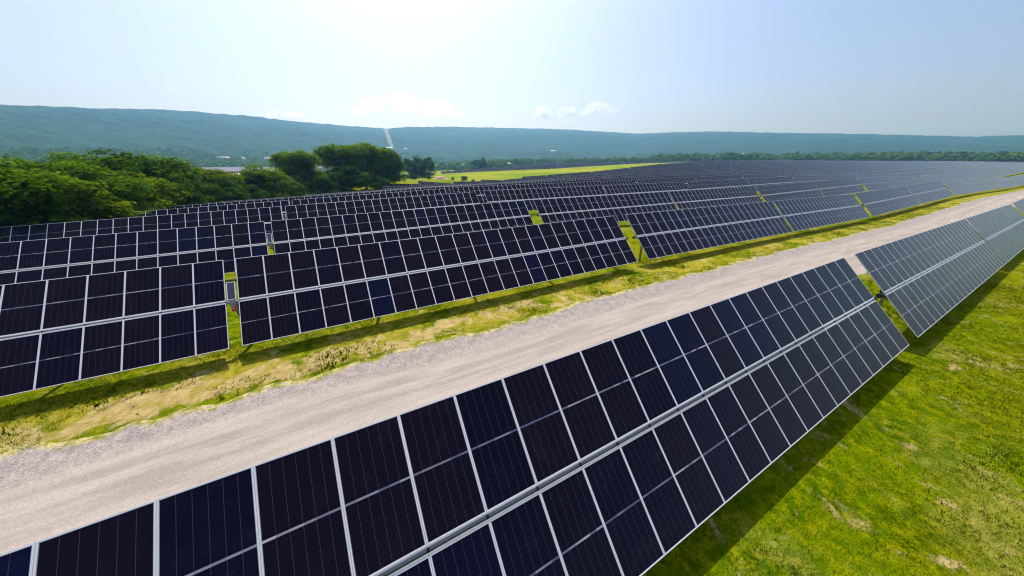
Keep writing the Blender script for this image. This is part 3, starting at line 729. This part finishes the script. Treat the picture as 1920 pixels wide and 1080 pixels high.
# shrubs on the bank behind the last row
shr = [(772, 341, 272, 4.0, 'dull olive bush on the bank below the meadow, beside the big trees'), (800, 340, 275, 3.4, 'round olive bush left of the bare earth heap'),
       (868, 336, 272, 4.2, 'bright green bush on the bank right of the bare earth heap'), (885, 338, 270, 2.6, 'small low bush beside the bright green one'),
       (1066, 320.5, 268, 5.2, 'bright bush standing over the back row of panels'), (1052, 322.5, 268, 3.2, 'small bush left of the bright one on the back row'),
       (1100, 318.5, 275, 3.0, 'low bush at the meadow edge near the back row'), (846, 341, 268, 2.4, 'tiny dark bush at the right foot of the earth heap')]
for i, (px, py, D, h, lab) in enumerate(shr):
    p = at_dist(px, D); tree('light' if i not in (0, 7) else 'dark', i % 2, p[0], p[1], h, lab, 'bushes on the meadow bank', rz=i, wid=1.5, name='bush', cat='bush')
# bare earth heap
def mound(px, D, w_, h_):
    p = at_dist(px, D); n_ = 26; vs = []; 
    for j in range(n_):
        for i in range(n_):
            a, b = (i/(n_-1)-.5)*2, (j/(n_-1)-.5)*2; r_ = math.hypot(a, b)
            vs.append((a*w_, b*w_*.6, max(0, 1-r_*r_)**1.2*h_*(.7+.6*float(fbm(np.array(a*3), np.array(b*3), 8)))-.1))
    ix = np.arange(n_*n_).reshape(n_, n_); F_ = np.stack([ix[:-1, :-1], ix[:-1, 1:], ix[1:, 1:], ix[1:, :-1]], -1).reshape(-1, 4)
    o = link('earth_mound', np_mesh('earth_mound', np.array(vs), F_, [plain('bare_earth', (.34, .22, .14), .95, 0, .3, 1)], smooth=True))
    o.location = (p[0], p[1], g1(p[0], p[1])); return o
tag(mound(822, 272, 7, 3.0), 'bare tan earth heap on the bank behind the back row of panels', 'earth heap')

# far woods: canopies standing on the valley floor and the lower hill sides
def woods():
    R = np.random.default_rng(5); Vs = []; Ts = []
    def clump(x, y, z, h, n_):
        w_ = h*R.uniform(.40, .6)
        q = R.normal(size=(n_, 3)); q /= np.linalg.norm(q, axis=1)[:, None]; q[:, 2] = np.where(q[:, 2] < -.5, -q[:, 2]*.6, q[:, 2])
        q *= R.uniform(.7, 1.05, n_)[:, None]
        c = np.array([x, y, z+h*.5])+q*np.array([w_, w_, h*.5])
        nrm = q+R.normal(size=(n_, 3))*.5; a = np.cross(nrm, R.normal(size=(n_, 3))); a /= np.linalg.norm(a, axis=1)[:, None]
        b_ = np.cross(nrm, a); b_ /= np.linalg.norm(b_, axis=1)[:, None]
        s_ = h*.20*R.uniform(.6, 1.2, n_)[:, None]
        Vs.append(np.stack([c-a*s_, c-b_*s_*.8, c+a*s_, c+b_*s_*.8], 1).reshape(-1, 3))
        Ts.append(np.clip(R.uniform(.15, .85)+R.normal(0, .12, n_), 0, 1))
    cnt = 0
    while cnt < 6500:
        px = R.uniform(-60, 1980)
        Dc = float(np.interp(px, dsk[:, 0], dsk[:, 1])); lo = 820 if px < 700 else (840 if px < 1000 else 1020)
        D = lo+(Dc*.56-lo)*R.uniform()**1.3
        p = at_dist(px, D); x, y = p[0], p[1]
        m = float(fbm(np.array(x/170), np.array(y/170), 40, 3))
        if m < .37: continue
        if 290 < px < 600 and D < 1150: continue
        zh = hill_point(px, D)[2] if D > .42*Dc else -1e3
        z = max(g1(x, y), zh); clump(x, y, z-1, R.uniform(10, 19), 30 if D < 1500 else 18); cnt += 1
    for px in np.arange(1225, 1990, 3.2):                      # belt behind the panels on the right
        D = R.uniform(1130, 1330) if px > 1420 else R.uniform(980, 1080); p = at_dist(px, D); clump(p[0], p[1], g1(p[0], p[1])-1, R.uniform(17, 25), 44)
    for px in np.arange(800, 960, 3.4):                        # hedge below the far block
        D = R.uniform(735, 775); p = at_dist(px, D); clump(p[0], p[1], g1(p[0], p[1])-1, R.uniform(9, 15), 44)
    for px in np.arange(1060, 1250, 3.0):
        D = R.uniform(900, 980); p = at_dist(px, D); clump(p[0], p[1], g1(p[0], p[1])-1, R.uniform(10, 16), 44)
    V_ = np.concatenate(Vs); return np_mesh('woodland', V_, np.arange(len(V_)).reshape(-1, 4), [M_leafw], colors=np.concatenate(Ts))
M_leafw = leaf_material('woodland_leaves', (.020, .062, .010), (.095, .170, .016), .35)
tag(link('woodland', woods()), 'hazy woods covering the valley floor and lower hill sides', 'woods', None, 'stuff')

# ------------------------------------------------------------------ buildings in the valley
M_wallw = plain('white_siding', (.27, .26, .27), .8, 0, .08, .5)
M_roofc = plain('straw_roof', (.42, .36, .22), .9); M_wally = plain('cream_wall', (.68, .55, .33), .8); M_roofb = plain('brown_shingle', (.30, .22, .18), .9); M_win = plain('dark_window', (.03, .035, .05), .2)
M_roofp = plain('pinkish_roof', (.40, .34, .36), .8); M_wallp = plain('pale_brick', (.58, .44, .40), .85); M_roofw = plain('white_roof', (.55, .54, .56), .6, 0, .06, .1)
M_roofg2 = plain('matt_grey_roof', (.17, .16, .20), .95, 0, .12, .1, .05)
def building(px, D, wid, dep, h, roof, label, cat, wall_m, roof_m, name='house', dz=0, nwin=4, rot=None, hill=False):
    if hill:
        Ds = np.linspace(.3, .9, 300)*crest(px)[0]; Hs = [hill_point(px, q) for q in Ds]
        x, y, z = Hs[int(np.argmin([abs(project(np.array(q))[0, 1]-D) for q in Hs]))]
    else: p = at_dist(px, D); x, y = p[0], p[1]; z = g1(x, y)
    az = -math.atan2(x, y) if rot is None else rot
    o = empty(name, (x, y, z+dz), (0, 0, az)); tag(o, label, cat, 'buildings in the valley')
    b = MB(); b.box(-wid/2, wid/2, -dep/2, dep/2, -3, h)
    b.add([(-wid/2, -dep/2, h), (-wid/2, dep/2, h), (-wid/2, 0, h+roof-.15), (wid/2, -dep/2, h), (wid/2, dep/2, h), (wid/2, 0, h+roof-.15)], [(0, 2, 1), (3, 4, 5)], 0)
    link('wall', b.mesh('wall', [wall_m]), o)
    r_ = MB(); e = .6; t_ = .3
    for s_ in (-1, 1):
        q = [(-wid/2-e, s_*(dep/2+e), h-.2), (wid/2+e, s_*(dep/2+e), h-.2), (wid/2+e, 0, h+roof), (-wid/2-e, 0, h+roof)]
        q2 = [(a, b_, c+t_) for a, b_, c in q]
        r_.add(q+q2, [(0, 1, 2, 3), (7, 6, 5, 4), (0, 4, 5, 1), (1, 5, 6, 2), (2, 6, 7, 3), (3, 7, 4, 0)], 0)
    link('roof', r_.mesh('roof', [roof_m]), o)
    for i in range(nwin):
        x_ = -wid/2+wid*(i+.5)/nwin; ww = min(1.2, wid/nwin*.3); wn_ = MB(); wn_.box(x_-ww, x_+ww, -dep/2-.06, -dep/2-.003, h*.35, h*.75)
        link('window', wn_.mesh('window', [M_win]), o)
    d_ = MB(); d_.box(wid*.1-.7, wid*.1+.7, -dep/2-.09, -dep/2-.066, 0, 2.2); link('door', d_.mesh('door', [M_roofb]), o)
    return o
building(450, 700, 62, 46, 8, 5, 'big grey roofed factory hall behind the bright round tree', 'factory', M_wallw, M_roofg2, 'factory', nwin=7)
building(430, 610, 34, 16, 4, 2.5, 'low white shed in front of the grey factory hall', 'shed', M_wallw, M_roofw, 'shed', nwin=5)
building(365, 860, 190, 30, 7, 4, 'very long pale low warehouse left of the factory hall', 'warehouse', M_wallw, M_roofg2, 'warehouse', nwin=12)
building(520, 640, 30, 22, 6, 3, 'small grey warehouse just left of the tall lone tree', 'warehouse', M_wallw, M_roofg2, 'warehouse', nwin=4)
building(585, 880, 60, 22, 7, 3, 'grey warehouse peeping through the notch between tall crowns', 'warehouse', M_wallp, M_roofg2, 'warehouse', nwin=5)
building(420, 301, 32, 14, 7, 5, 'cream house with wide roof above the factory, left of its pair', 'house', M_wally, M_roofc, hill=True, nwin=5)
building(452, 302, 24, 12, 7, 5, 'cream house with wide roof above the factory, right of its pair', 'house', M_wally, M_roofc, hill=True, nwin=4)
building(505, 303, 26, 14, 8, 6, 'pinkish brick house left of the tall lone tree', 'house', M_wallp, M_roofp, hill=True, nwin=4)
building(914, 800, 18, 9, 5, 3, 'low pale brick building right of the round hedge tree', 'house', M_wallp, M_roofw, nwin=5)
building(856, 790, 14, 10, 6, 4, 'small pinkish house standing in the hedge behind the meadow', 'house', M_wallp, M_roofb, nwin=3)
building(952, 830, 13, 8, 5, 3, 'tiny pale house behind the left end of the far panels', 'house', M_wallw, M_roofw, nwin=3)
building(1037, 288, 34, 16, 9, 6, 'white barn shining on the wooded slope', 'barn', M_wallw, M_roofw, 'barn', hill=True, dz=3)
building(1386, 293, 24, 12, 7, 5, 'white farmhouse at the foot of the hills behind the panels', 'house', M_wallw, M_roofw, hill=True, dz=3)
building(733, 281, 34, 12, 7, 5, 'pale house at the foot of the mown strip on the hill', 'house', M_wallp, M_roofw, hill=True, dz=3)
building(763, 283, 13, 9, 6, 4, 'small white house right of the mown strip', 'house', M_wallw, M_roofw, hill=True, dz=3)

# ------------------------------------------------------------------ foreground grass
def grass_mesh():
    R = np.random.default_rng(3); pts = []
    def area(n_, x0, x1, y0, y1, hmin, hmax, tone, thr):
        x = R.uniform(x0, x1, n_); y = R.uniform(y0, y1, n_)
        d = fbm(x*.55, y*.55, 77, 4); k = d > thr; x, y, d = x[k], y[k], d[k]
        pts.append(np.stack([x, y, R.uniform(hmin, hmax, len(x))*(.5+d), np.clip(tone+R.normal(0, .2, len(x))+(vnoise(x*.9, y*.9, 12)-.5)*.9, 0, 1)], 1))
    area(42000, 2, 45, -7, 4, .035, .10, .42, .22)
    area(8000, 45, 110, -12, 4, .05, .13, .5, .25)
    area(12000, -16, 30, 13.9, 19, .04, .12, .55, .43)
    area(900, -16, 30, 13.9, 16.5, .12, .28, .2, .57)
    area(6000, 30, 110, 13.9, 18, .05, .14, .55, .40)
    area(6000, -14, 60, 18, 31, .06, .2, .5, .4)
    area(4000, 14, 60, 3, 7.3, .06, .2, .5, .42)
    P_ = np.concatenate(pts); n_ = len(P_); B = 5
    z = g(P_[:, 0], P_[:, 1]); Vs = []; Ts = []
    for b in range(B):
        a = R.uniform(0, 6.28, n_); lean = R.uniform(.2, .9, n_); h = P_[:, 2]*R.uniform(.6, 1.1, n_); w_ = h*R.uniform(.10, .2, n_)
        bx = P_[:, 0]+R.normal(0, .05, n_); by = P_[:, 1]+R.normal(0, .05, n_)
        ca, sa = np.cos(a), np.sin(a)
        Vs.append(np.stack([np.stack([bx-sa*w_, by+ca*w_, z-.01], 1), np.stack([bx+sa*w_, by-ca*w_, z-.01], 1), np.stack([bx+ca*h*lean, by+sa*h*lean, z+h], 1)], 1).reshape(-1, 3))
        Ts.append(P_[:, 3])
    V_ = np.concatenate(Vs); return np_mesh('grass', V_, np.arange(len(V_)).reshape(-1, 3), [M_grass], colors=np.concatenate(Ts))
M_grass = leaf_material('grass_blades', (.028, .072, .0005), (.20, .235, .002), .3)
tag(link('grass', grass_mesh()), 'short mown grass between the panel rows and the road', 'grass', None, 'stuff')

# ------------------------------------------------------------------ clouds beyond the hills
def cloud_mat():
    m = bpy.data.materials.new('cloud_vapour'); m.use_nodes = True; t = m.node_tree; t.nodes.clear()
    o = t.nodes.new('ShaderNodeOutputMaterial'); v = t.nodes.new('ShaderNodeVolumePrincipled')
    v.inputs['Color'].default_value = (1, 1, 1, 1); v.inputs['Density'].default_value = .0013; v.inputs['Anisotropy'].default_value = .65
    t.links.new(v.outputs[0], o.inputs['Volume']); return m
M_cloud = cloud_mat()
def cloud(px, py, wpx, hpx, label, seed):
    D = 13000; R = random.Random(seed); import bmesh
    p = at_dist(px, D, py); k = D/FPX*1.25; W_, H_ = wpx*k, hpx*k
    bm = bmesh.new()
    for i in range(16):
        u_ = R.uniform(-1, 1); top = (1-u_*u_)*R.uniform(.3, 1)
        c = Vector((u_*W_*.42, R.uniform(-.25, .25)*W_*.5, (top-.35)*H_*.5)); r_ = H_*R.uniform(.16, .30)*(1.1-.5*abs(u_))
        b = bmesh.ops.create_icosphere(bm, subdivisions=2, radius=1)
        for v in b['verts']:
            q = v.co.copy(); d = 1+.5*(float(fbm(np.array(q.x*2+i), np.array(q.y*2+q.z*2), seed))-.45)
            v.co = c+Vector((q.x*r_*1.7*d, q.y*r_*1.7*d, q.z*r_*d*.8))
    me = bpy.data.meshes.new('cloud'); bm.to_mesh(me); bm.free(); me.materials.append(M_cloud)
    o = link('cloud', me); o.location = p; o.rotation_euler = (0, 0, -math.atan2(p[0], p[1])); tag(o, label, 'cloud', 'small clouds over the ridge')
cloud(760, 201, 150, 44, 'largest white cloud, above the mown strip on the ridge', 1)
cloud(1016, 218, 24, 22, 'small round cloud, left of the three over the far ridge', 2)
cloud(1062, 214, 34, 18, 'faint middle cloud of the three over the far ridge', 3)
cloud(1125, 206, 46, 26, 'puffy cloud, right of the three over the far ridge', 4)
cloud(540, 217, 60, 14, 'faint low cloud touching the left ridge', 5)
cloud(322, 168, 14, 7, 'tiny faint cloud high over the left ridge', 6)
cloud(1917, 170, 12, 9, 'tiny cloud cut by the right border', 7)

# ------------------------------------------------------------------ haze
hz = MB(); hz.box(-9500, 9500, -1500, 9500, -25, 480)
def haze_mat():
    m = bpy.data.materials.new('haze_air'); m.use_nodes = True; t = m.node_tree; t.nodes.clear()
    o = t.nodes.new('ShaderNodeOutputMaterial'); v = t.nodes.new('ShaderNodeVolumePrincipled')
    v.inputs['Color'].default_value = (.26, .56, 1, 1); v.inputs['Absorption Color'].default_value = (1, 1, 1, 1)
    v.inputs['Density'].default_value = .00020; v.inputs['Anisotropy'].default_value = .70
    t.links.new(v.outputs[0], o.inputs['Volume']); return m
tag(link('haze', hz.mesh('haze', [haze_mat()])), kind='stuff')
